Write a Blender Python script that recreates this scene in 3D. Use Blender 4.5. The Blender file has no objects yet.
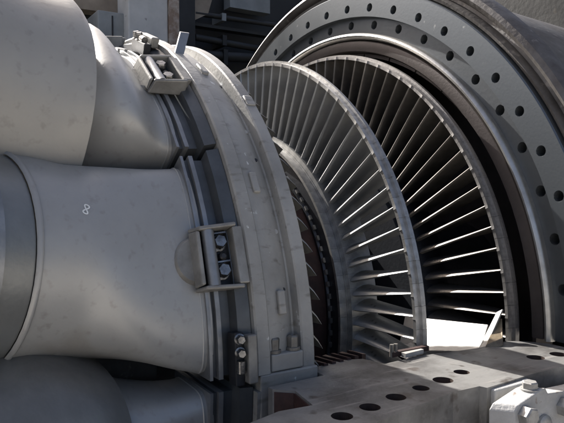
import bpy, bmesh, math, random
from mathutils import Vector, Matrix
random.seed(7)
R_ = math.radians
sc = bpy.context.scene
C = sc.collection

# ------------------------------------------------------------------ camera
CAM = Vector((-1.324, -2.3607, 0.4943))
HEAD, PITCH, ROLL = 1.0111, -0.0415, -0.0014
fw = Vector((math.cos(PITCH)*math.cos(HEAD), math.cos(PITCH)*math.sin(HEAD), math.sin(PITCH)))
rt = Vector((math.sin(HEAD), -math.cos(HEAD), 0))
up = rt.cross(fw)
rt, up = rt*math.cos(ROLL)+up*math.sin(ROLL), up*math.cos(ROLL)-rt*math.sin(ROLL)
cd = bpy.data.cameras.new('camera')
cam = bpy.data.objects.new('camera', cd); C.objects.link(cam)
cam.matrix_world = Matrix(((rt.x, up.x, -fw.x, CAM.x), (rt.y, up.y, -fw.y, CAM.y), (rt.z, up.z, -fw.z, CAM.z), (0, 0, 0, 1)))
FPX = 618.9
cd.sensor_width = 36; cd.lens = 36*FPX/564; cd.clip_start = .02; cd.clip_end = 600
sc.camera = cam

# ------------------------------------------------------------------ sky, sun, exposure
SAZ, SEL = 97.5, 39
S = Vector((math.cos(R_(SAZ))*math.cos(R_(SEL)), math.sin(R_(SAZ))*math.cos(R_(SEL)), math.sin(R_(SEL))))
w = bpy.data.worlds.new('World'); sc.world = w; w.use_nodes = True
nt = w.node_tree; bg = nt.nodes['Background']
sky = nt.nodes.new('ShaderNodeTexSky'); sky.sky_type = 'NISHITA'; sky.sun_disc = False
sky.sun_elevation = R_(SEL); sky.sun_rotation = math.atan2(S.x, S.y)
sky.air_density = .7; sky.dust_density = 7.0; sky.ozone_density = .5
nt.links.new(sky.outputs[0], bg.inputs[0]); bg.inputs[1].default_value = 0.088
sl = bpy.data.lights.new('sun', 'SUN'); sl.energy = 4.9; sl.angle = R_(0.53); sl.color = (1, .965, .92)
so = bpy.data.objects.new('sun', sl); C.objects.link(so); so.rotation_euler = S.to_track_quat('Z', 'Y').to_euler()
so.location = (0, 0, 6)
sc.view_settings.view_transform = 'Standard'; sc.view_settings.look = 'None'
sc.view_settings.exposure = 1.4; sc.view_settings.gamma = 1

# ------------------------------------------------------------------ pixel -> place
def ray(px):
    d = fw + rt*(px[0]-282)/FPX - up*(px[1]-211.5)/FPX
    return d.normalized()
def atx(px, x):
    d = ray(px); return CAM + d*((x-CAM.x)/d.x)
def aty(px, y):
    d = ray(px); return CAM + d*((y-CAM.y)/d.y)
def atz(px, z=0):
    d = ray(px); return CAM + d*((z-CAM.z)/d.z)

# ------------------------------------------------------------------ materials
def mat(name, col, rough=.5, metal=0., col2=None, scale=6., contrast=(.35, .65), speck=None, speckscale=60., speckamt=.12,
        bump=.15, bumpscale=90., streak=None, roughvar=.15, stretch=(1, 1, 1), objvar=0.):
    m = bpy.data.materials.new(name); m.use_nodes = True
    t = m.node_tree; N = t.nodes; L = t.links; b = N['Principled BSDF']
    b.inputs['Metallic'].default_value = metal
    tc = N.new('ShaderNodeTexCoord'); mp = N.new('ShaderNodeMapping'); mp.inputs['Scale'].default_value = stretch
    L.new(tc.outputs['Object'], mp.inputs['Vector'])
    n1 = N.new('ShaderNodeTexNoise'); n1.inputs['Scale'].default_value = scale; n1.inputs['Detail'].default_value = 8; n1.inputs['Roughness'].default_value = .62
    L.new(mp.outputs[0], n1.inputs['Vector'])
    r1 = N.new('ShaderNodeValToRGB'); r1.color_ramp.elements[0].position, r1.color_ramp.elements[1].position = contrast
    c2 = col2 or tuple(c*.6 for c in col)
    r1.color_ramp.elements[0].color = (*c2, 1); r1.color_ramp.elements[1].color = (*col, 1)
    L.new(n1.outputs['Fac'], r1.inputs['Fac'])
    out = r1.outputs['Color']
    if speck:
        n2 = N.new('ShaderNodeTexNoise'); n2.inputs['Scale'].default_value = speckscale; n2.inputs['Detail'].default_value = 5
        L.new(mp.outputs[0], n2.inputs['Vector'])
        r2 = N.new('ShaderNodeValToRGB'); r2.color_ramp.elements[0].position = .66-speckamt; r2.color_ramp.elements[1].position = .72-speckamt*.5
        r2.color_ramp.elements[0].color = (0, 0, 0, 1); r2.color_ramp.elements[1].color = (1, 1, 1, 1)
        L.new(n2.outputs['Fac'], r2.inputs['Fac'])
        mx = N.new('ShaderNodeMix'); mx.data_type = 'RGBA'; mx.inputs['B'].default_value = (*speck, 1)
        L.new(out, mx.inputs['A']); L.new(r2.outputs['Color'], mx.inputs['Factor']); out = mx.outputs['Result']
    if streak:
        n3 = N.new('ShaderNodeTexNoise'); n3.inputs['Scale'].default_value = 5; n3.inputs['Detail'].default_value = 4
        m3 = N.new('ShaderNodeMapping'); m3.inputs['Scale'].default_value = streak[1]; m3.inputs['Rotation'].default_value = (.3, .2, .4)
        L.new(tc.outputs['Object'], m3.inputs['Vector']); L.new(m3.outputs[0], n3.inputs['Vector'])
        r3 = N.new('ShaderNodeValToRGB'); r3.color_ramp.elements[0].position = .58; r3.color_ramp.elements[1].position = .72
        r3.color_ramp.elements[0].color = (0, 0, 0, 1); r3.color_ramp.elements[1].color = (streak[2],)*3+(1,)
        L.new(n3.outputs['Fac'], r3.inputs['Fac'])
        mx = N.new('ShaderNodeMix'); mx.data_type = 'RGBA'; mx.inputs['B'].default_value = (*streak[0], 1)
        L.new(out, mx.inputs['A']); L.new(r3.outputs['Color'], mx.inputs['Factor']); out = mx.outputs['Result']
    if objvar:
        oi = N.new('ShaderNodeObjectInfo'); om = N.new('ShaderNodeMapRange'); om.inputs['To Min'].default_value = 1-objvar; om.inputs['To Max'].default_value = 1+objvar*.5
        L.new(oi.outputs['Random'], om.inputs['Value'])
        hv = N.new('ShaderNodeHueSaturation'); L.new(om.outputs[0], hv.inputs['Value']); L.new(out, hv.inputs['Color']); out = hv.outputs['Color']
    L.new(out, b.inputs['Base Color'])
    rr = N.new('ShaderNodeMapRange'); rr.inputs['To Min'].default_value = min(1, rough+roughvar); rr.inputs['To Max'].default_value = max(.05, rough-roughvar)
    L.new(n1.outputs['Fac'], rr.inputs['Value']); L.new(rr.outputs[0], b.inputs['Roughness'])
    if bump:
        nb = N.new('ShaderNodeTexNoise'); nb.inputs['Scale'].default_value = bumpscale; nb.inputs['Detail'].default_value = 4
        L.new(mp.outputs[0], nb.inputs['Vector'])
        bp = N.new('ShaderNodeBump'); bp.inputs['Strength'].default_value = bump; bp.inputs['Distance'].default_value = .004
        L.new(nb.outputs['Fac'], bp.inputs['Height']); L.new(bp.outputs[0], b.inputs['Normal'])
    return m
M = {}
M['tp'] = mat('oxidised_liner_metal', (.415, .41, .392), .42, .3, (.295, .292, .282), 1.8, (.3, .7), (.35, .335, .31), 5, .0, .1, 60, ((.27, .255, .235), (9, 1.6, 9), .6))
M['tan'] = mat('tan_sleeve_metal', (.38, .362, .325), .48, .2, (.28, .268, .243), 1.8, (.3, .7), (.28, .26, .22), 6, .0, .1, 60, ((.2, .185, .16), (8, 3, 8), .4))
M['web'] = mat('shaded_gap_metal', (.12, .128, .135), .4, .5, (.07, .075, .08), 9, (.3, .7), None, bump=.1)  # blue-grey, coloured dark to stand for the shaded gap by the ring
M['collar'] = mat('worn_collar_metal', (.3, .305, .295), .36, .55, (.19, .195, .19), 4, (.3, .7), None, bump=.1)
M['frame'] = mat('aft_frame_metal', (.33, .335, .34), .38, .6, (.18, .185, .19), 9, (.3, .7), None, bump=.1)
M['ring'] = mat('grey_ring_metal', (.36, .35, .325), .52, .15, (.235, .23, .215), 5, (.32, .66), (.58, .58, .56), 34, -.02, .2, 90, ((.15, .14, .12), (3, 9, 9), .75))
M['bracket'] = mat('bracket_metal', (.28, .272, .25), .45, .3, (.17, .162, .148), 14, bump=.15)
M['nut'] = mat('worn_painted_bolt', (.38, .375, .36), .42, .3, (.2, .19, .175), 40, (.3, .65), bump=.25)
M['dark'] = mat('dark_steel', (.035, .036, .04), .5, .4, (.02, .02, .022), 12)
M['bolt'] = mat('bright_bolt_steel', (.3, .295, .29), .28, .9, (.1, .1, .1), 40, bump=.2)
M['greybolt'] = mat('grey_bolt_steel', (.22, .21, .19), .5, .5, (.14, .13, .11), 30, bump=.2)
M['blade2'] = mat('second_stage_blade_alloy', (.41, .415, .41), .42, .5, (.28, .285, .285), 7, (.3, .7), (.12, .115, .11), 26, .0, .08, 150, objvar=.22)
M['blade3'] = mat('third_stage_blade_alloy', (.3, .28, .255), .45, .5, (.13, .118, .105), 5, (.35, .65), bump=.08, bumpscale=150, objvar=.3)
M['shroud'] = mat('tip_shroud_alloy', (.6, .59, .57), .42, .92, (.38, .375, .365), 22, bump=.15, objvar=.15)
M['shroud3'] = mat('third_stage_shroud_alloy', (.5, .48, .46), .45, .9, (.26, .25, .24), 20, bump=.15)
M['plat'] = mat('platform_alloy', (.5, .495, .48), .42, .85, (.29, .29, .285), 20, bump=.12)
M['blade1'] = mat('first_stage_blade_alloy', (.32, .31, .28), .4, .5, (.16, .15, .12), 20)
M['rust'] = mat('rust_brown_steel', (.06, .03, .025), .6, .2, (.032, .02, .018), 16, bump=.3)
M['redrust'] = mat('red_primer_rust', (.075, .032, .027), .6, .1, (.04, .02, .018), 18, bump=.25)
M['disc'] = mat('dark_rotor_steel', (.07, .075, .085), .4, .6, (.04, .042, .05), 8)
M['flange'] = mat('blued_flange_steel', (.165, .182, .195), .38, .75, (.105, .117, .128), 4, (.3, .7), (.3, .31, .31), 30, -.03, .06, 120)
M['flange2'] = mat('recessed_flange_steel', (.14, .153, .163), .4, .7, (.09, .097, .104), 6, (.3, .7), bump=.08)
M['lip'] = mat('machined_lip_steel', (.55, .54, .51), .4, .9, (.34, .33, .31), 10)
M['drum'] = mat('weathered_casing_steel', (.15, .142, .135), .55, .4, (.07, .062, .057), 7, (.35, .65), (.22, .2, .18), 24, .03, .4, 50)
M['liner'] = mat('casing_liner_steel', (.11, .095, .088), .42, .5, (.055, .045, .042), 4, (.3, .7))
M['joint'] = mat('stained_joint_face', (.235, .23, .22), .46, .3, (.09, .085, .08), 7, (.34, .6), (.09, .078, .07), 18, .06, .2, 110, ((.32, .3, .28), (1.2, 14, 5), .6))
M['paint'] = mat('white_painted_casting', (.42, .415, .4), .55, 0, (.3, .29, .275), 14, (.3, .65), (.22, .18, .15), 34, .03, .4, 120)
M['hole'] = mat('dark_brown_hole', (.07, .045, .035), .7, .2, (.035, .022, .018), 30)  # dark brown for the inside of the bolt holes
M['vane'] = mat('pale_vane_alloy', (.42, .405, .38), .45, .1, (.3, .285, .26), 10)
M['olive'] = mat('scorched_olive_metal', (.3, .24, .15), .5, .2, (.16, .12, .08), 25)
M['postpaint'] = mat('pale_blue_grey_paint', (.45, .463, .465), .5, 0, (.33, .342, .35), 5, (.3, .7), (.2, .2, .2), 22, .0, .1)
M['rustedge'] = mat('rusty_paint_edge', (.33, .3, .27), .7, 0, (.19, .14, .11), 16, (.4, .6), bump=.3)
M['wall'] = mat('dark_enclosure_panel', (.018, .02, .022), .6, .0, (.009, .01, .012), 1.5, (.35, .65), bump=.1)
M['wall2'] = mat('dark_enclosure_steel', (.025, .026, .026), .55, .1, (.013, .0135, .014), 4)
M['boxgrey'] = mat('grey_cabinet_paint', (.22, .24, .25), .5, 0, (.15, .165, .175), 5)
M['beam'] = mat('tan_beam_paint', (.3, .255, .2), .6, 0, (.2, .165, .13), 6)
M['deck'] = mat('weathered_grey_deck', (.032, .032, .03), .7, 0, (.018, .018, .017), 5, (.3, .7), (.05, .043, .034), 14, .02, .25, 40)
M['ground'] = mat('concrete_ground', (.37, .355, .33), .8, 0, (.29, .28, .26), .8, bump=.2, bumpscale=8)
M['shade_sleeve'] = mat('shade_darkened_sleeve', (.22, .215, .2), .42, .35, (.15, .147, .137), 4, (.3, .7), (.2, .2, .18), 9, .0, .08, 60, stretch=(3, 3, .5))  # sleeve metal taken darker, the lower duct's shadow put into its colour
M['white'] = mat('white_marker', (.85, .85, .82), .6, 0, (.75, .75, .72), 30, bump=0)
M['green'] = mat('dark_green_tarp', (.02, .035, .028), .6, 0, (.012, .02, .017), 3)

# ------------------------------------------------------------------ mesh helpers
def P3(x, r, th):
    t = R_(th); return Vector((x, -r*math.sin(t), r*math.cos(t)))
def mesh(name, vs, fs, m, smooth=None):
    me = bpy.data.meshes.new(name); me.from_pydata([tuple(v) for v in vs], [], fs); me.validate()
    bm = bmesh.new(); bm.from_mesh(me); bmesh.ops.recalc_face_normals(bm, faces=bm.faces); bm.to_mesh(me); bm.free()
    me.materials.append(m)
    if smooth:
        me.polygons.foreach_set('use_smooth', [True]*len(me.polygons)); me.set_sharp_from_angle(angle=R_(smooth))
    return me
def ob(name, me, parent=None):
    o = bpy.data.objects.new(name, me); C.objects.link(o)
    if parent: o.parent = parent
    return o
def thing(name, label, cat, loc=(0, 0, 0), group=None, me=None):
    o = bpy.data.objects.new(name, me); C.objects.link(o); o.location = loc
    o['label'] = label; o['category'] = cat
    if group: o['group'] = group
    return o
def part(name, vs, fs, m, parent=None, smooth=None):
    """geometry given in world space; thing empties are unrotated, so only their location is taken off"""
    if parent is not None:
        base = parent.location if parent.parent is None else parent.location+parent.parent.location
        vs = [Vector(v)-base for v in vs]
    return ob(name, mesh(name, vs, fs, m, smooth), parent)
def bevel(o, wd=.004, seg=2, ang=40):
    b = o.modifiers.new('bevel', 'BEVEL'); b.width = wd; b.segments = seg; b.limit_method = 'ANGLE'; b.angle_limit = R_(ang); b.harden_normals = False
    return o
def merge(*g):
    V, F = [], []
    for vs, fs in g:
        k = len(V); V += list(vs); F += [tuple(i+k for i in f) for f in fs]
    return V, F
def box(x0, x1, y0, y1, z0, z1):
    v = [Vector((x, y, z)) for x in (x0, x1) for y in (y0, y1) for z in (z0, z1)]
    return v, [(0, 1, 3, 2), (4, 6, 7, 5), (0, 4, 5, 1), (2, 3, 7, 6), (0, 2, 6, 4), (1, 5, 7, 3)]
def hexa(p):
    """eight corners: four of one face, four of the opposite face in the same order"""
    return [Vector(q) for q in p], [(0, 1, 2, 3), (7, 6, 5, 4), (0, 4, 5, 1), (1, 5, 6, 2), (2, 6, 7, 3), (3, 7, 4, 0)]
def sector(x0, x1, r0, r1, a0, a1, n=3):
    V, F = [], []
    for i in range(n+1):
        a = a0+(a1-a0)*i/n
        V += [P3(x0, r0, a), P3(x1, r0, a), P3(x1, r1, a), P3(x0, r1, a)]
    for i in range(n):
        k = 4*i
        for j in range(4): F.append((k+j, k+(j+1) % 4, k+4+(j+1) % 4, k+4+j))
    F += [(0, 1, 2, 3), (4*n+3, 4*n+2, 4*n+1, 4*n)]
    return V, F
def revolve(prof, a0, a1, n, closed=True, full=False):
    V, F = [], []; k = len(prof); m = n if full else n+1
    for i in range(m):
        a = a0+(a1-a0)*i/n
        V += [P3(x, r, a) for x, r in prof]
    for i in range(n):
        A, B = i*k, ((i+1) % m)*k
        for j in range(k if closed else k-1):
            F.append((A+j, A+(j+1) % k, B+(j+1) % k, B+j))
    if closed and not full: F += [tuple(range(k)), tuple(range((m-1)*k, m*k))[::-1]]
    return V, F
def cyl(c, ax, r, h, n=20, r2=None, cap=True):
    ax = Vector(ax).normalized(); c = Vector(c)
    e = ax.orthogonal().normalized(); f = ax.cross(e); r2 = r if r2 is None else r2
    V = [c+(e*math.cos(2*math.pi*i/n)+f*math.sin(2*math.pi*i/n))*r for i in range(n)]
    V += [c+ax*h+(e*math.cos(2*math.pi*i/n)+f*math.sin(2*math.pi*i/n))*r2 for i in range(n)]
    F = [(i, (i+1) % n, n+(i+1) % n, n+i) for i in range(n)]
    if cap: F += [tuple(range(n))[::-1], tuple(range(n, 2*n))]
    return V, F
def lathe(c, ax, prof, n=24):
    """prof: (height, radius) along the axis; ends capped"""
    ax = Vector(ax).normalized(); c = Vector(c); e = ax.orthogonal().normalized(); f = ax.cross(e); V, F = [], []
    for h, r in prof:
        V += [c+ax*h+(e*math.cos(2*math.pi*i/n)+f*math.sin(2*math.pi*i/n))*r for i in range(n)]
    for k in range(len(prof)-1):
        F += [(k*n+i, k*n+(i+1) % n, (k+1)*n+(i+1) % n, (k+1)*n+i) for i in range(n)]
    F += [tuple(range(n))[::-1], tuple(range((len(prof)-1)*n, len(prof)*n))]
    return V, F
def bolt(name, c, ax, r, h, m, parent, washer=True, dome=False):
    """hex head with a chamfered crown on a round washer"""
    c = Vector(c); ax = Vector(ax).normalized(); g = []
    hb = 0
    if washer: g.append(lathe(c, ax, [(0, r*1.25), (r*.2, r*1.25), (r*.24, r*1.18)], 24)); hb = r*.24
    if dome: g.append(lathe(c+ax*hb, ax, [(0, r), (h*.6, r*.98), (h*.9, r*.8), (h, r*.5)], 24))
    else: g.append(lathe(c+ax*hb, ax, [(0, r), (h*.85, r), (h, r*.86)], 6))
    return part(name, *merge(*g), m, parent, 35)

# ================================================================== THE SETTING
g = ob('ground', mesh('ground', *box(-120, 120, -120, 120, -2.02, -1.9), M['ground'])); g['kind'] = 'structure'

# ================================================================== ROTOR
rotor = thing('turbine_rotor', 'turbine rotor with rings of thin curved blades between the grey ring and the drilled casing', 'rotor', (0, 0, -.8))
def rpart(name, vs, fs, m, smooth=35): return part(name, vs, fs, m, rotor, smooth)
rpart('shaft', *revolve([(-1.6, .02), (-1.6, .3), (-.46, .3), (-.46, .64), (-.43, .655), (-.33, .655), (-.3, .64), (-.3, .3), (1.4, .3), (1.4, .02)], 0, 360, 96, full=True), M['disc'])
rpart('spacer_ring', *revolve([(-.299, .4), (-.299, .575), (-.28, .597), (-.1, .6), (-.035, .602), (-.033, .4)], 0, 360, 128, full=True), M['rust'])
rpart('disc', *revolve([(-.032, .31), (-.032, .606), (-.038, .61), (-.038, .616), (-.03, .62), (-.026, .668), (.1, .668), (.1, .31)], 0, 360, 128, full=True), M['disc'])
rpart('spacer_ring', *revolve([(.101, .35), (.101, .45), (.31, .45), (.31, .35)], 0, 360, 96, full=True), M['disc'])
rpart('disc', *revolve([(.311, .31), (.311, .668), (.46, .668), (.46, .31)], 0, 360, 96, full=True), M['disc'])

def smooth(t): t = max(0, min(1, t)); return t*t*(3-2*t)
def airfoil(name, m, rh, rt_, x0, root, tip, T, ns=7, nc=7, lean=0., cut=.42):
    """root and tip: two camber points after the leading edge at (0,0); local frame with the radius along z"""
    V, F = [], []
    us = [(.5-.5*math.cos(math.pi*i/nc)) for i in range(nc+1)]
    for k in range(ns+1):
        s = k/ns; r = rh+(rt_-rh)*s; e = s**.9
        p1 = [root[0][j]*(1-e)+tip[0][j]*e for j in (0, 1)]; p2 = [root[1][j]*(1-e)+tip[1][j]*e for j in (0, 1)]
        th = T[0]*(1-e)+T[1]*e
        cs = 1-cut*smooth((s-.86)/.14)
        p1 = [v*cs for v in p1]; p2 = [v*cs for v in p2]
        A, B = [], []
        for u in us:
            x = 2*u*(1-u)*p1[0]+u*u*p2[0]; t = 2*u*(1-u)*p1[1]+u*u*p2[1]
            dx = 2*(1-2*u)*p1[0]+2*u*p2[0]; dt = 2*(1-2*u)*p1[1]+2*u*p2[1]; l = math.hypot(dx, dt) or 1
            h = th*(.5*(1-u)**3+.95*math.sqrt(max(u, 0))*(1-u)**.9*1.25+.06)*.5
            A.append((x-dt/l*h, t+dx/l*h)); B.append((x+dt/l*h, t-dx/l*h))
        loop = [(-th*.32, 0)]+A+B[::-1]
        for x, t in loop: V.append(Vector((x0+x, -(t+lean*s), math.sqrt(max(0, r*r-t*t)))))
    n = len(loop)
    for k in range(ns):
        for j in range(n): F.append((k*n+j, k*n+(j+1) % n, (k+1)*n+(j+1) % n, (k+1)*n+j))
    F += [tuple(range(n)), tuple(range(ns*n, (ns+1)*n))[::-1]]
    return mesh(name, V, F, m, 75)
DT = 360/92
def row(nm, th0, me_b, subs):
    for i in range(92):
        o = ob(nm, me_b, rotor); o.location = (0, 0, .8); o.rotation_euler = (R_(th0+DT*i), 0, 0)
        for sn, sm in subs:
            c = ob(sn, sm, o)
hw = DT/2-.025
# second row: 92 shrouded blades, leading edges in the plane x = 0
b2 = airfoil('blade', M['blade2'], .712, 1.0, .0, ((.05, -.04), (.1, -.024)), ((.04, -.004), (.082, .006)), (.024, .008), 9, 8)
def shroud_mesh(name, x0, x1, r0, r1, off, m, rail=.010):
    V, F = [], []
    # scalloped upstream edge: a hook at the blade, drawn back between blades
    aa = [off-hw, off-hw*.55, off-hw*.12, off+hw*.12, off+hw*.2, off+hw*.6, off+hw]
    dx = [0, 0, 0, -.0016, 0, 0, 0]
    for a, d in zip(aa, dx):
        V += [P3(x0+d, r0, a), P3(x1, r0, a), P3(x1, r1, a), P3(x0+d, r1, a)]
    n = len(aa)-1
    for i in range(n):
        k = 4*i
        for j in range(4): F.append((k+j, k+(j+1) % 4, k+4+(j+1) % 4, k+4+j))
    F += [(0, 1, 2, 3), (4*n+3, 4*n+2, 4*n+1, 4*n)]
    xm = x0+(x1-x0)*.52; wd = (x1-x0)*.11
    return mesh(name, *merge((V, F), sector(xm-wd, xm+wd, r1-.001, r1+rail, off-hw, off+hw, 3)), m, 30)
s2 = shroud_mesh('tip_shroud', -.002, .043, 1.0, 1.012, .3, M['shroud'])
p2 = mesh('platform', *merge(sector(-.014, .1, .702, .72, -hw, hw), sector(-.016, -.004, .64, .7015, -hw, hw), sector(-.046, -.0165, .684, .695, -hw, hw, 3)), M['plat'], 30)
row('blade', 41.3-12*DT, b2, [('tip_shroud', s2), ('platform', p2)])
# third row
b3 = airfoil('blade', M['blade3'], .712, 1.062, .345, ((.055, -.034), (.115, -.022)), ((.045, -.004), (.092, .006)), (.022, .008), 9, 8)
s3 = shroud_mesh('tip_shroud', .343, .398, 1.062, 1.073, .3, M['shroud3'])
p3 = mesh('platform', *merge(sector(.32, .455, .702, .72, -hw, hw), sector(.32, .334, .66, .7015, -hw, hw)), M['disc'], 30)
row('blade', 42.9-12*DT, b3, [('tip_shroud', s3), ('platform', p3)])
# first row, mostly inside the grey ring
b1 = airfoil('blade', M['blade1'], .672, .985, -.43, ((.045, -.03), (.08, .02)), ((.062, .0), (.101, .07)), (.024, .009), 4, 7, 0., 0.)
row('blade', 1.2, b1, [])
lug = mesh('locking_lug', *sector(-.04, -.0305, .622, .63, -.8, .8, 2), M['plat'], 30)
for i in range(92):
    o = ob('locking_lug', lug, rotor); o.location = (0, 0, .8); o.rotation_euler = (R_(DT*i+2), 0, 0)

# ================================================================== DRILLED EXHAUST CASING (upper half)
cas = thing('exhaust_casing', 'upper half of exhaust casing with wide drilled steel flange around the rotor', 'casing', (.6, 0, 0))
def holed(x, r0, r1, rh, cen, step, rad, depth, a0, a1, nb=6):
    V, F = [], []
    k0 = math.ceil((a0-cen+step/2)/step); k1 = math.floor((a1-cen-step/2)/step)
    for k in range(k0, k1+1):
        c = cen+k*step; lo, hi = c-step/2, c+step/2
        edge = [(r0, lo+(hi-lo)*i/nb) for i in range(nb)]+[(r0+(r1-r0)*i/nb, hi) for i in range(nb)]
        edge += [(r1, hi-(hi-lo)*i/nb) for i in range(nb)]+[(r1-(r1-r0)*i/nb, lo) for i in range(nb)]
        H0 = P3(x, rh, c); er = P3(0, 1, c); et = P3(0, 1, c+90); b = len(V); n = len(edge)
        ang = []
        for r, a in edge:
            q = P3(x, r, a)-H0; ang.append(math.atan2(q.dot(et), q.dot(er)))
        for i, (r, a) in enumerate(edge): V.append(P3(x, r, a))
        for i, (rr, xx) in enumerate(((rad*1.08, x), (rad, x+.003), (rad, x+depth))):
            for a in ang:
                q = H0+(er*math.cos(a)+et*math.sin(a))*rr; q.x = xx; V.append(q)
        for L in range(3):
            for i in range(n): F.append((b+L*n+i, b+L*n+(i+1) % n, b+(L+1)*n+(i+1) % n, b+(L+1)*n+i))
        F.append(tuple(b+3*n+i for i in range(n)))
    lo, hi = cen+k0*step-step/2, cen+k1*step+step/2
    for a, c in ((a0, lo), (hi, a1)):
        if c-a > .01:
            n = 4; b = len(V)
            for i in range(n+1): V += [P3(x, r0, a+(c-a)*i/n), P3(x, r1, a+(c-a)*i/n)]
            F += [(b+2*i, b+2*i+1, b+2*i+3, b+2*i+2) for i in range(n)]
    return V, F
A0, A1 = -89.8, 89.8
part('bolt_flange', *merge(holed(.405, 1.25, 1.352, 1.2865, 27.45, 360/52, .0165, .1, A0, A1),
     revolve([(.405, 1.352), (.41, 1.356), (.44, 1.358)], A0, A1, 128, closed=False), revolve([(.405, 1.25), (.455, 1.249)], A0, A1, 128, closed=False)), M['flange'], cas, 30)
part('recessed_flange', *holed(.429, 1.178, 1.2495, 1.2185, 29.5, 7.5, .0175, .1, A0, A1), M['flange2'], cas, 30)
part('lip_ring', *revolve([(.449, 1.183), (.415, 1.182), (.405, 1.178), (.4, 1.17), (.403, 1.162), (.415, 1.156), (.449, 1.154)], A0, A1, 128), M['lip'], cas, 40)
part('inner_band', *revolve([(.4485, 1.153), (.424, 1.151), (.417, 1.146), (.414, 1.125), (.417, 1.106), (.424, 1.101), (.56, 1.099), (.56, 1.153)], A0, A1, 128), M['liner'], cas, 40)
part('drum', *revolve([(.4405, 1.3), (.4405, 1.357), (.425, 1.362), (.418, 1.374), (.432, 1.382), (.45, 1.384), (.452, 1.396), (.43, 1.404), (.415, 1.42), (.425, 1.436), (.45, 1.446),
     (.5, 1.446), (.52, 1.42), (.56, 1.395), (1.35, 1.36), (1.35, 1.3)], A0, A1, 128), M['drum'], cas, 35)
for k in range(20):
    a = -87+k*9-.55
    part('shroud_block', *sector(.452, .54, 1.084, 1.0975, a, a+8.6, 4), M['liner'], cas, 30)
part('added_closing_disc', *revolve([(1.28, .3), (1.28, 1.195), (1.29, 1.195), (1.29, .3)], 0, 360, 64, full=True), M['liner'], cas, 40)  # disc added to close the diffuser and darken the view through the blades
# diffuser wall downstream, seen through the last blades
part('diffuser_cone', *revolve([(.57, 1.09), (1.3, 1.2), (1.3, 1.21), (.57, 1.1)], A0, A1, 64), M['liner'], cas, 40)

# ================================================================== GREY NOZZLE SUPPORT RING
ring = thing('nozzle_support_ring', 'upper half of pale grey cast ring with raised rim, between ducts and blades', 'ring', (-.48, 0, 0))
part('ring_body', *revolve([(-.572, .985), (-.572, 1.04), (-.568, 1.045), (-.535, 1.045), (-.531, 1.041), (-.528, 1.034), (-.512, 1.033), (-.498, 1.0305), (-.482, 1.026), (-.468, 1.02), (-.455, 1.012), (-.445, 1.004), (-.438, 1.0),
     (-.433, 1.002), (-.43, 1.03), (-.426, 1.034), (-.393, 1.034), (-.389, 1.03), (-.389, .985)], -89.9, 88.75, 110), M['ring'], ring, 32)
def on_ring(x, r, th, sx, st, sr, name, m, parent, bv=.004):
    d = math.degrees(st/r)/2
    return bevel(part(name, *sector(x-sx/2, x+sx/2, r, r+sr, th-d, th+d, 2), m, parent, 30), bv)
for x, th in ((-.499, 60.9), (-.483, 79.2), (-.5, 34), (-.495, 12)): on_ring(x, 1.027, th, .022, .062, .014, 'locating_pad', M['ring'], ring)
for x, th in ((-.46, 56.1), (-.462, 77.4), (-.46, 38)):
    part('dowel_pin', *cyl(P3(x, 1.005, th), P3(0, 1, th), .0055, .012, 12), M['dark'], ring, 30)
for th in (68.5, 50):
    part('dowel_pin', *cyl(P3(-.455, 1.005, th), P3(0, 1, th), .007, .008, 12), M['ring'], ring, 30)
on_ring(-.408, 1.032, 43.5, .03, .045, .008, 'lifting_pad', M['ring'], ring)
# loose bent sheet tab on the ring's crown
tb = P3(-.545, 1.045, 27)
part('bent_tab', *hexa([P3(-.56, 1.044, 28.5), P3(-.53, 1.044, 28.5), P3(-.5, 1.10, 25.5), P3(-.53, 1.10, 25.5), P3(-.56, 1.044, 28.9), P3(-.53, 1.044, 28.9), P3(-.5, 1.10, 25.9), P3(-.53, 1.10, 25.9)]), M['frame'], ring)
# its joint lug at the horizontal split
lugy = -1.047
bevel(part('joint_lug', *box(-.5275, -.4315, -1.041, -.93, .024, .068), M['ring'], ring), .004)
for x in (-.51, -.452):
    c = Vector((x, -1.021, .0685))
    part('lug_bolt', *merge(lathe(c, (0, 0, 1), [(0, .019), (.007, .019), (.008, .0175)], 24), lathe(c+Vector((0, 0, .0081)), (0, 0, 1), [(0, .0155), (.026, .0155), (.03, .0125), (.03, .008), (.027, .007)], 6)), M['greybolt'], ring, 25)
lring = thing('lower_support_ring', 'lower half of the grey support ring with lug set in the joint plate', 'ring', (-.48, 0, -.3))
bevel(part('joint_lug', *box(-.563, -.388, lugy+.002, -.93, -.13, .0225), M['ring'], lring), .004)
part('ring_body', *revolve([(-.572, .985), (-.572, 1.045), (-.535, 1.045), (-.528, 1.034), (-.43, 1.006), (-.43, 1.034), (-.389, 1.03), (-.389, .985)], 91, 268, 64), M['ring'], lring, 32)

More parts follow.
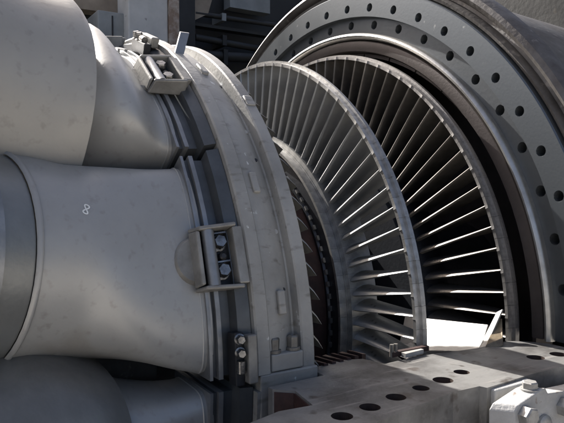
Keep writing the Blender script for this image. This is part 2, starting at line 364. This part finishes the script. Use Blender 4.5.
# ================================================================== TRANSITION DUCTS
def lerp(a, b, t): return a+(b-a)*t
def smooth(t): t = max(0, min(1, t)); return t*t*(3-2*t)
EXIT = dict(x=-.662, r=.885, a=.107, b=.258)
FRONT = dict(x=-1.138, r=.797, a=.26, b=.26, tilt=.312)
SHAPE = (0., 0., 0., 2.); SKEW = 0.
def section(thc, s, grow=0., n=48):
    """s = 0 round mouth, s = 1 curved rectangular outlet at the ring; s < 0 goes on up the round sleeve"""
    k = smooth(s); tc_ = thc-5.5*(1-k)
    er = P3(0, 1, tc_); et = P3(0, 1, tc_+90); ex = Vector((1, 0, 0))
    k = smooth(s); tilt = FRONT['tilt']*(1-k)
    if s < 0:
        ax = ex*math.cos(FRONT['tilt'])-er*math.sin(FRONT['tilt'])
        c = ex*FRONT['x']+er*FRONT['r']+ax*(s*.59); a = b = FRONT['a']; r = c.dot(er)
    else:
        x = lerp(FRONT['x'], EXIT['x'], s); r = lerp(FRONT['r'], EXIT['r'], smooth(s))
        c = ex*x+er*r; a = lerp(FRONT['a'], EXIT['a'], smooth(s)**1.0); b = lerp(FRONT['b'], EXIT['b'], smooth((s-.35)/.65))
        w_ = math.sin(math.pi*min(1, s/.95)); b -= .02*w_
    fk = 1-smooth((s-.3)/.7) if len(SHAPE) < 5 else math.exp(-((s-.68)/.17)**2)*(1-smooth((s-.8)/.2)*.999)
    a += grow+SHAPE[0]*fk; b += grow+SHAPE[1]*fk; c = c+er*SHAPE[2]*fk; r += SHAPE[2]*fk
    e = max(lerp(2, 5.5, smooth((s-.25)/.75)), SHAPE[3]); pts = []
    up_ = er*math.cos(tilt)+ex*math.sin(tilt); kk = smooth((s-.2)/.8)
    for i in range(n):
        f = 2*math.pi*i/n; cu, su = math.cos(f), math.sin(f)
        u = math.copysign(abs(cu)**(2/e), cu)*a; v = math.copysign(abs(su)**(2/e), su)*b
        flat = c+up_*u+et*v
        R1 = r+u; q = P3(c.x, R1, tc_+math.degrees(v/EXIT['r']))
        p = flat.lerp(q, kk); p.x += SKEW*su; pts.append(p)
    return pts
def loft(secs, cap=False):
    n = len(secs[0]); V = [p for s in secs for p in s]; F = []
    for k in range(len(secs)-1):
        F += [(k*n+i, k*n+(i+1) % n, (k+1)*n+(i+1) % n, (k+1)*n+i) for i in range(n)]
    if cap: F += [tuple(range(n))[::-1], tuple(range((len(secs)-1)*n, len(secs)*n))]
    return V, F
def rect_sec(thc, x, r0, r1, half, n=7, rad=.012):
    """closed rectangular outline of an outlet frame, wrapped round the axis"""
    q = [(r1, -half+2*half*i/n) for i in range(n+1)]+[(r0, half-2*half*i/n) for i in range(n+1)]
    return [P3(x, r, thc+a) for r, a in q]
def duct(thc, label, sleeve_s, sleeve_mat, grow, full=True, shape=(0., 0., 0., 2.), sshape=(0., 0., 0., 2.)):
    global SHAPE, SKEW
    SHAPE = shape
    base = P3(-.9, 1.0, thc)
    t = thing('transition_duct', label, 'duct', base)
    part('duct_body', *loft([section(thc, i/22) for i in range(0, 23)]), M['tp'], t, 50)
    wb = [section(thc, .945+d, g_) for d, g_ in ((-.006, -.001), (-.003, .0022), (.003, .0022), (.006, -.001))]
    part('weld_seam', *loft(wb), M['tp'], t, 80)
    SHAPE = sshape; SKEW = 0. if full or thc > 100 else .0
    # sleeve over (or upstream of) the round mouth, with a rolled edge
    ss = [sleeve_s-.9*i/8 for i in range(9)]
    secs = [section(thc, sleeve_s, grow-.012), section(thc, sleeve_s, grow-.003), section(thc, sleeve_s-.004, grow)]+[section(thc, s, grow) for s in ss[1:]]
    part('sleeve', *loft(secs), sleeve_mat, t, 40)
    if full:
        rim = [section(thc, sleeve_s+d, g_) for d, g_ in ((.022, -.001), (.02, .004), (.012, .006), (.002, .005), (-.004, -.001))]
        part('sleeve_rim', *loft(rim), M['tp'], t, 60)
        band = [section(thc, -.135+d, g_) for d, g_ in ((0, -.006), (-.002, .007), (-.25, .008), (-.252, -.006))]
        part('sleeve_band', *loft(band), M['frame'], t, 40)
    SKEW = 0.
    # outlet frame: two ribs and a web darkened for the shaded gap
    H = 16.6
    for x0, x1, g_ in ((-.678, -.67, .003), (-.655, -.643, .005)):
        part('frame_rib', *loft([rect_sec(thc, x0, .774-g_, .995+g_, H+.5), rect_sec(thc, x1, .774-g_, .995+g_, H+.5)], True), M['frame'], t, 40)
    part('frame_web', *loft([rect_sec(thc, -.6715, .78, .985, H+.2), rect_sec(thc, -.613, .78, .987, H+.2), rect_sec(thc, -.606, .78, 1.016, H+.9), rect_sec(thc, -.5745, .78, 1.026, H+.9)], True), M['web'], t, 40)
    # mounting bracket: round boss, open-fronted box, dark trunnion bar, two bolts
    er = P3(0, 1, thc); et = P3(0, 1, thc+90); ex = Vector((1, 0, 0))
    o0 = ex*-.66+er*1.0
    def Q(x, tt, r): return P3(x, 1.0+(r-.985)*.5, thc+math.degrees(tt/1.05))
    part('boss', *lathe(o0+ex*-.03+er*-.065, er, [(0, .1), (.02, .08), (.045, .065), (.064, .058), (.069, .054)], 32), M['bracket'], t, 50)
    br = part('bracket', *merge(
        hexa([Q(-.705, -.085, .985), Q(-.592, -.085, .985), Q(-.592, -.085, 1.09), Q(-.69, -.078, 1.075), Q(-.705, -.074, .985), Q(-.592, -.074, .985), Q(-.592, -.074, 1.09), Q(-.69, -.067, 1.075)]),
        hexa([Q(-.705, .074, .985), Q(-.592, .074, .985), Q(-.592, .074, 1.09), Q(-.69, .07, 1.07), Q(-.705, .085, .985), Q(-.592, .085, .985), Q(-.592, .085, 1.09), Q(-.69, .081, 1.07)]),
        hexa([Q(-.604, -.0735, .99), Q(-.592, -.0735, .99), Q(-.592, .0735, .99), Q(-.604, .0735, .99), Q(-.604, -.0735, 1.085), Q(-.575, -.0735, 1.085), Q(-.575, .0735, 1.085), Q(-.604, .0735, 1.085)]),
        hexa([Q(-.706, -.0735, .99), Q(-.698, -.0735, .99), Q(-.698, .0735, .99), Q(-.706, .0735, .99), Q(-.7, -.067, 1.065), Q(-.69, -.067, 1.07), Q(-.69, .068, 1.065), Q(-.7, .068, 1.06)])), M['bracket'], t)
    bevel(br, .004)
    part('shade_plate', *hexa([Q(-.697, -.073, .992), Q(-.605, -.073, .992), Q(-.605, .073, .992), Q(-.697, .073, .992), Q(-.697, -.073, 1.002), Q(-.605, -.073, 1.002), Q(-.605, .073, 1.002), Q(-.697, .073, 1.002)]), M['dark'], br)  # dark plate standing in for the shade inside the bracket
    part('trunnion_bar', *cyl(Q(-.665, -.07, 1.045), Q(-.665, .07, 1.045)-Q(-.665, -.07, 1.045), .016, .14, 16), M['frame'], br, 40)
    for tt in (-.04, .036):
        c = Q(-.632, tt, 1.0)
        bolt('bracket_bolt', c, er-ex*.15, .0175, .03, M['bolt'], br)
        part('lock_tab', *hexa([Q(-.645, tt-.026, 1.003), Q(-.61, tt-.026, 1.003), Q(-.61, tt-.019, 1.006), Q(-.645, tt-.019, 1.006), Q(-.645, tt-.026, 1.03), Q(-.612, tt-.028, 1.036), Q(-.612, tt-.024, 1.036), Q(-.645, tt-.022, 1.03)]), M['bolt'], br)
    part('bracket_bolt', *lathe(Q(-.63, -.002, 1.003), er, [(0, .01), (.018, .01), (.022, .006)], 16), M['dark'], br, 40)
    return t
d8 = duct(72, 'grey flared duct with a white hand-written 8 on its side', -.012, M['collar'], -.005)
duct(36, 'grey flared duct with a plain tan sleeve, above the duct marked 8', .43, M['tan'], .0, False, (.035, .025, .042, 3.4, 1), (.19, .125, -.05, 2.4))
duct(108, 'grey flared duct with a sleeve coloured darker for shade, below the duct marked 8', .5, M['shade_sleeve'], .0, False, (.0, .0, .0, 2.4), (.1, .05, -.08, 3.0))
duct(0, 'grey flared duct at the crown of the machine, behind the tan-sleeved duct', .43, M['tan'], .0, False, (.035, .025, .042, 3.4, 1), (.19, .125, -.05, 2.4))
bar_ = thing('inner_barrel', 'dark grey inner barrel showing between the ducts', 'casing', (-1.2, 0, -.7))
part('barrel', *revolve([(-1.8, .6), (-1.8, .69), (-.7, .69), (-.7, .6)], 0, 360, 96, full=True), M['drum'], bar_, 35)
# the hand-written 8: a thin painted stroke lying on the duct
# ================================================================== SIDE SEAL BLOCK between duct and joint
def seal_block(a, label):
    sb = thing('seal_block', label, 'block', P3(-.6, 1.03, a), 'clamp blocks beside the duct outlets')
    def pr(x0, x1, r0, r1, b0, b1): return hexa([P3(x0, r0, b0), P3(x1, r0, b0), P3(x1, r0, b1), P3(x0, r0, b1), P3(x0, r1, b0), P3(x1, r1, b0), P3(x1, r1, b1), P3(x0, r1, b1)])
    bevel(part('block', *pr(-.603, -.577, 1.027, 1.062, a-3.3, a+3.2), M['bracket'], sb), .004)
    bar = bevel(part('clamp_bar', *pr(-.628, -.6035, 1.0, 1.04, a-3.7, a+3.6), M['dark'], sb), .003)
    for d in (-2.8, -1.0): bolt('block_bolt', P3(-.616, 1.041, a+d), P3(-.25, 1, a+d), .011, .02, M['bolt'], bar)
    part('block_pin', *cyl(P3(-.617, 1.045, a+1.7), P3(0, 1, a-86.2), .011, .03, 14), M['bolt'], bar, 40)
seal_block(86.2, 'upright grey clamp block with bright bolts just above the ring lug')
seal_block(20, 'small bolted clamp block at the crown, beside the tan-sleeved duct')

# ================================================================== LOWER CASING with the horizontal joint plate
low = thing('lower_casing', 'lower half casing with stained flat joint plate drilled with bolt holes', 'casing', (0, 0, -1.9))
OUT = [(-.95, -1.46), (-.477, -1.386), (-.2, -1.338), (-.112, -1.342), (-.106, -1.36), (.08, -1.349), (.4, -1.352), (.402, -1.18), (.36, -1.12), (.317, -1.088), (.171, -1.096), (.065, -1.083), (-.02, -1.062),
       (-.1, -1.066), (-.18, -1.072), (-.2, -1.0), (-.272, -.972), (-.333, -.99), (-.384, -1.0), (-.384, -1.066), (-.556, -1.07), (-.556, -1.09), (-.515, -1.128), (-.535, -1.231), (-.62, -1.222), (-.7, -1.245), (-.95, -1.31)]
HOLES = [(-.52, -1.319, .024), (-.434, -1.309, .024), (-.34, -1.291, .024), (-.244, -1.275, .021), (-.152, -1.26, .026), (-.059, -1.238, .021), (.229, -1.255, .025), (.315, -1.27, .025)]
def holed_plate(name, out, holes, z0, z1, m, mh, parent):
    bm = bmesh.new(); n = 28
    def loop(pts, z):
        vs = [bm.verts.new((x, y, z)) for x, y in pts]; return vs, [bm.edges.new((vs[i], vs[(i+1) % len(vs)])) for i in range(len(vs))]
    ov, oe = loop(out, z1); E_ = list(oe); hl = []
    for x, y, r in holes:
        v, e = loop([(x+r*math.cos(2*math.pi*i/n), y+r*math.sin(2*math.pi*i/n)) for i in range(n)], z1); E_ += e; hl.append(v)
    bmesh.ops.triangle_fill(bm, edges=E_, use_beauty=True)
    bv = [bm.verts.new((x, y, z0)) for x, y in out]
    for i in range(len(out)):
        j = (i+1) % len(out); bm.faces.new((ov[i], ov[j], bv[j], bv[i]))
    for v, (x, y, r) in zip(hl, holes):
        b2_ = [bm.verts.new((q.co.x, q.co.y, z0+.002)) for q in v]
        for i in range(n):
            j = (i+1) % n; f = bm.faces.new((v[i], v[j], b2_[j], b2_[i])); f.material_index = 1
        f = bm.faces.new(b2_); f.material_index = 1
    bmesh.ops.recalc_face_normals(bm, faces=bm.faces)
    bm.transform(Matrix.Translation(-parent.location))
    me = bpy.data.meshes.new(name); bm.to_mesh(me); bm.free(); me.materials.append(m); me.materials.append(mh)
    return ob(name, me, parent)
holed_plate('joint_plate', OUT, HOLES, -.16, 0, M['joint'], M['hole'], low)
for (xa, ya), (xb, yb) in (((-.5535, -1.0935), (-.5185, -1.1275)), ((-.5185, -1.1285), (-.5375, -1.2275)), ((-.5385, -1.2275), (-.619, -1.2185))):
    nx, ny = -(yb-ya), xb-xa; l = math.hypot(nx, ny); nx, ny = nx/l*.003, ny/l*.003
    part('notch_lining', *hexa([(xa, ya, -.15), (xb, yb, -.15), (xb+nx, yb+ny, -.15), (xa+nx, ya+ny, -.15), (xa, ya, -.006), (xb, yb, -.006), (xb+nx, yb+ny, -.006), (xa+nx, ya+ny, -.006)]), M['redrust'], low)
part('shell', *revolve([(-.33, 1.2), (-.33, 1.3), (1.35, 1.4), (1.35, 1.3), (-.2, 1.2)], 98, 262, 64), M['paint'], low, 40)
for x in (-.2, 1.1):
    for y in (-.9, .9): part('support_leg', *box(x-.08, x+.08, y-.1, y+.1, -1.9, -.85), M['paint'], low)
part('side_wall', *box(-.94, .39, -1.335, -1.24, -.6, -.162), M['paint'], low)
bevel(part('side_boss', *box(-.09, .06, -1.372, -1.3, -.3, -.006), M['paint'], low), .004)
# bolted clamp flange standing in front of the plate edge
cl = thing('clamp_flange', 'thick white painted flange with hex bolts beside the joint plate edge', 'flange', (0, -1.42, -.3))
prof = [(-.118, -.32), (-.118, -.03), (-.105, -.016), (-.02, .006), (-.004, .007), (.006, -.008), (.07, -.014), (.42, -.03), (.42, -.32)]
nP = len(prof)
bevel(part('plate', [Vector((x, -1.45, z)) for x, z in prof]+[Vector((x-.03, -1.40, z-.004)) for x, z in prof],
     [tuple(range(nP)), tuple(range(nP, 2*nP))[::-1]]+[(i, (i+1) % nP, nP+(i+1) % nP, nP+i) for i in range(nP)], M['paint'], cl), .003, 2, 25)
bolt('flange_bolt', (-.085, -1.4505, -.043), (0, -1, 0), .024, .026, M['nut'], cl, False)
bolt('flange_bolt', (-.013, -1.4505, -.082), (0, -1, 0), .026, .012, M['nut'], cl, False, True)
bolt('flange_bolt', (.062, -1.4505, -.05), (0, -1, 0), .024, .026, M['nut'], cl, False)
bolt('flange_nut', (-.03, -1.425, .0), (0, 0, 1), .019, .016, M['nut'], cl, True)

# rusty seal strips along the inner edge of the joint, between ring lug and blades
for k in range(6):
    x = -.352+k*.03
    t = thing('seal_strip', 'short rusty seal strip on the joint edge beside the ring lug', 'strip', (x, -.97, 0), 'rusty seal strips on the joint edge')
    part('strip', *hexa([(x, -.93, -.02), (x+.012, -.93, -.02), (x+.03, -1.0+k*.004, -.02), (x+.016, -1.0+k*.004, -.02), (x, -.93, .006+.003*(k % 2)), (x+.012, -.93, .008), (x+.03, -1.0+k*.004, .005), (x+.016, -1.0+k*.004, .008)]), M['rust'], t)

# ================================================================== LOWER THIRD-STAGE NOZZLE: pale vane and side wall showing at the joint
nz = thing('nozzle_segment', 'sunlit pale nozzle vane with pointed side wall at the joint between blade rows', 'nozzle', (.24, -1.0, -.2))
TLi, TL, TR = atx((405, 316), .31), atx((438, 318.5), .31), atx((488, 324.5), .31)
BLi, BL, BR = atx((398, 350), .215), atx((436, 352), .215), atx((480, 352), .215)
def slab(q, d): q = [Vector(v) for v in q]; return hexa(q+[v+Vector(d) for v in q])
bevel(part('vane', *slab([BLi, BR, TR, TLi], (.01, .0, -.016)), M['vane'], nz), .002)
q4 = [atx((477, 351), .2), atx((484, 351), .2), atx((502.5, 309), .32), atx((496.5, 312), .32)]
bevel(part('side_wall', *hexa(q4+[v+Vector((.012, .004, -.004)) for v in q4]), M['vane'], nz), .002)
bevel(part('side_rail', *hexa([atx((484, 350), .19), atx((503, 346), .25), atx((503, 340), .31), atx((491, 336), .26), atx((486, 345), .2), atx((503, 338), .26), atx((502, 318), .322), atx((496, 320), .31)]), M['olive'], nz), .002)
part('outer_band', *revolve([(.15, 1.035), (.15, 1.06), (.33, 1.075), (.33, 1.045)], 92.5, 140, 24), M['olive'], nz, 30)
for k in range(5):
    a = 97+6*k
    part('vane', *hexa([P3(.16, .74, a), P3(.16, 1.034, a), P3(.31, 1.04, a-3), P3(.31, .74, a-3), P3(.162, .74, a+.7), P3(.162, 1.034, a+.7), P3(.31, 1.04, a-2.4), P3(.31, .74, a-2.4)]), M['vane'], nz)

# small rusty latch lying on the joint edge
lt = thing('latch_bar', 'small rusty bar with upright pins on the sunlit joint plate edge', 'bar', tuple(atz((405, 353))))
q0, q1 = atz((391, 357), .004), atz((427, 350), .004)
dv = (q1-q0).normalized(); nv = Vector((-dv.y, dv.x, 0))
part('bar', *hexa([q0-nv*.008, q1-nv*.008, q1+nv*.008, q0+nv*.008]+[v+Vector((0, 0, .014)) for v in (q0-nv*.008, q1-nv*.008, q1+nv*.008, q0+nv*.008)]), M['rust'], lt)
for f, h in ((0.02, .036), (.12, .036)): part('pin', *cyl(q0.lerp(q1, f), (0, 0, 1), .006, h, 12), M['greybolt'], lt, 40)
part('tongue', *hexa([q0.lerp(q1, .2)-nv*.03, q0.lerp(q1, .75)-nv*.022, q0.lerp(q1, .75)-nv*.011, q0.lerp(q1, .2)-nv*.012]+[v+Vector((0, 0, .012)) for v in (q0.lerp(q1, .2)-nv*.03, q0.lerp(q1, .75)-nv*.022, q0.lerp(q1, .75)-nv*.011, q0.lerp(q1, .2)-nv*.012)]), M['vane'], lt)

# ================================================================== BACKGROUND
Yc = 2.0
x0, x1, x2 = aty((128, 0), Yc).x, aty((168, 0), Yc).x, aty((178, 0), Yc).x
post = thing('steel_post', 'pale blue-grey painted steel post with rusty edge behind the ring', 'post', (x0+.15, Yc, -1.9))
bevel(part('post_face', *box(x0, x1, Yc, Yc+.25, -1.9, 2.15), M['postpaint'], post), .01)
part('rusty_edge', *box(x1+.002, x2, Yc-.02, Yc+.22, -1.9, 2.16), M['rustedge'], post)
cab = thing('cabinet', 'grey steel cabinet beside the pale post', 'cabinet', (-.02, 2.15, -1.9))
c0, c1 = aty((98, 42), 2.1), aty((128, 14), 2.1)
bevel(part('cabinet_body', *box(c0.x, c1.x-.004, 2.1, 2.4, -1.9, c1.z), M['boxgrey'], cab), .01)
part('door_seam', *box(c0.x+.1, c0.x+.11, 2.094, 2.0995, -1.8, c1.z-.03), M['dark'], cab)
bmz = aty((90, 10), 2.6).z
bmo = thing('tan_beam', 'tan painted beam running behind the grey cabinet and post', 'beam', (-.5, 2.6, bmz))
part('beam', *box(-4, .45, 2.6, 2.75, bmz, bmz+.25), M['beam'], bmo)
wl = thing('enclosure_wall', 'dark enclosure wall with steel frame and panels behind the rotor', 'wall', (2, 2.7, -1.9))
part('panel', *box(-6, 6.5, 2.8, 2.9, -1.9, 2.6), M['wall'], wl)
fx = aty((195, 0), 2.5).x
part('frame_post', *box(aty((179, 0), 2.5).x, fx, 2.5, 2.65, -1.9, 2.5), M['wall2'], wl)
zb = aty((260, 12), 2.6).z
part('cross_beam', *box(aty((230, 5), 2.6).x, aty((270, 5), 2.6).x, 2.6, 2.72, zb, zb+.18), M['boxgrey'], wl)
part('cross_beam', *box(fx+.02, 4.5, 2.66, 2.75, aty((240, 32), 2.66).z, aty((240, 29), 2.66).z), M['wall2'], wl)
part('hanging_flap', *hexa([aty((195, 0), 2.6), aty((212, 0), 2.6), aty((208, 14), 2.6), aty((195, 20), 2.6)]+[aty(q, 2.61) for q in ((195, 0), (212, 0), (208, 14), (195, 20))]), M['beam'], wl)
for k, (px, py, rr) in enumerate(((215, 40, .03), (250, 22, .022), (238, 60, .045))):
    q = aty((px, py), 2.62); tp_ = thing('pipe', ['dark pipe running along the enclosure wall behind the rotor', 'thin dark conduit high on the enclosure wall', 'thick dark pipe low on the enclosure wall behind the ring'][k], 'pipe', (fx+.05, 2.62, q.z))
    part('tube', *cyl((fx+.05, 2.62, q.z), (1, 0, -.04+.05*k), rr, 4, 20), M['wall2'], tp_, 40)
    for j in range(3): part('pipe_clip', *box(fx+.3+j*.9, fx+.34+j*.9, 2.62-rr*1.3, 2.799, q.z-rr*1.5, q.z+rr*1.5), M['boxgrey' if k == 1 else 'wall2'], tp_)
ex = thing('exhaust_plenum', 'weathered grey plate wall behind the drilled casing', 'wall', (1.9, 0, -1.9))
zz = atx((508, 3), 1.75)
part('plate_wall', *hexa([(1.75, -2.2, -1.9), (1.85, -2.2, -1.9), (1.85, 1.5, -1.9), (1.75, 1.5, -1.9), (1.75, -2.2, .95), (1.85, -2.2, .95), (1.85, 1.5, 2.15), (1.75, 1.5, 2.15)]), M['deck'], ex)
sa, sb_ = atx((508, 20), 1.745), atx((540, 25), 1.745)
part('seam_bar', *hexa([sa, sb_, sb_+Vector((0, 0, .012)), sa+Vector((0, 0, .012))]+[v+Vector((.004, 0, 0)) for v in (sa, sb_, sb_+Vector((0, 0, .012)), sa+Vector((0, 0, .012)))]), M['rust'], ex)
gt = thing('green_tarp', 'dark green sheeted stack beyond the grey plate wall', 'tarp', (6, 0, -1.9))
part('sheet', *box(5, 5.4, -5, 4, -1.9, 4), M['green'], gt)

# ------------------------------------------------------------------ the painted 8, projected along the outward normal onto the duct
dg = bpy.context.evaluated_depsgraph_get(); dg.update()
body = [c for c in d8.children if c.name.startswith('duct_body')][0]
bmw = Matrix.Translation(d8.location)
inv = bmw.inverted()
rows_ = []
ctr = (86, 209.5)
pts = []
n = 56
for i in range(n):
    f = 2*math.pi*i/n
    a, b = math.sin(2*f)*2.5, math.cos(f)*4.6
    ca, sa_ = math.cos(.45), math.sin(.45)
    pts.append((ctr[0]+a*ca+b*sa_*.6, ctr[1]-b*ca+a*sa_))
wv, wf = [], []
hits = []
for q in pts:
    d = ray(q); ok, loc, nor, _ = body.ray_cast(inv @ CAM, d)
    if ok: hits.append((bmw @ loc, nor))
if len(hits) > 10:
    m_ = len(hits)
    for i in range(m_):
        p, nn = hits[i]; tn = (hits[(i+1) % m_][0]-hits[i-1][0]).normalized(); sd = nn.cross(tn).normalized()
        wv += [p+sd*.0017+nn*.0012, p-sd*.0017+nn*.0012]
    for i in range(m_): wf.append((2*i, 2*i+1, 2*((i+1) % m_)+1, 2*((i+1) % m_)))
    e8 = part('painted_number', wv, wf, M['white'], d8); e8['label'] = 'white hand-written figure 8'
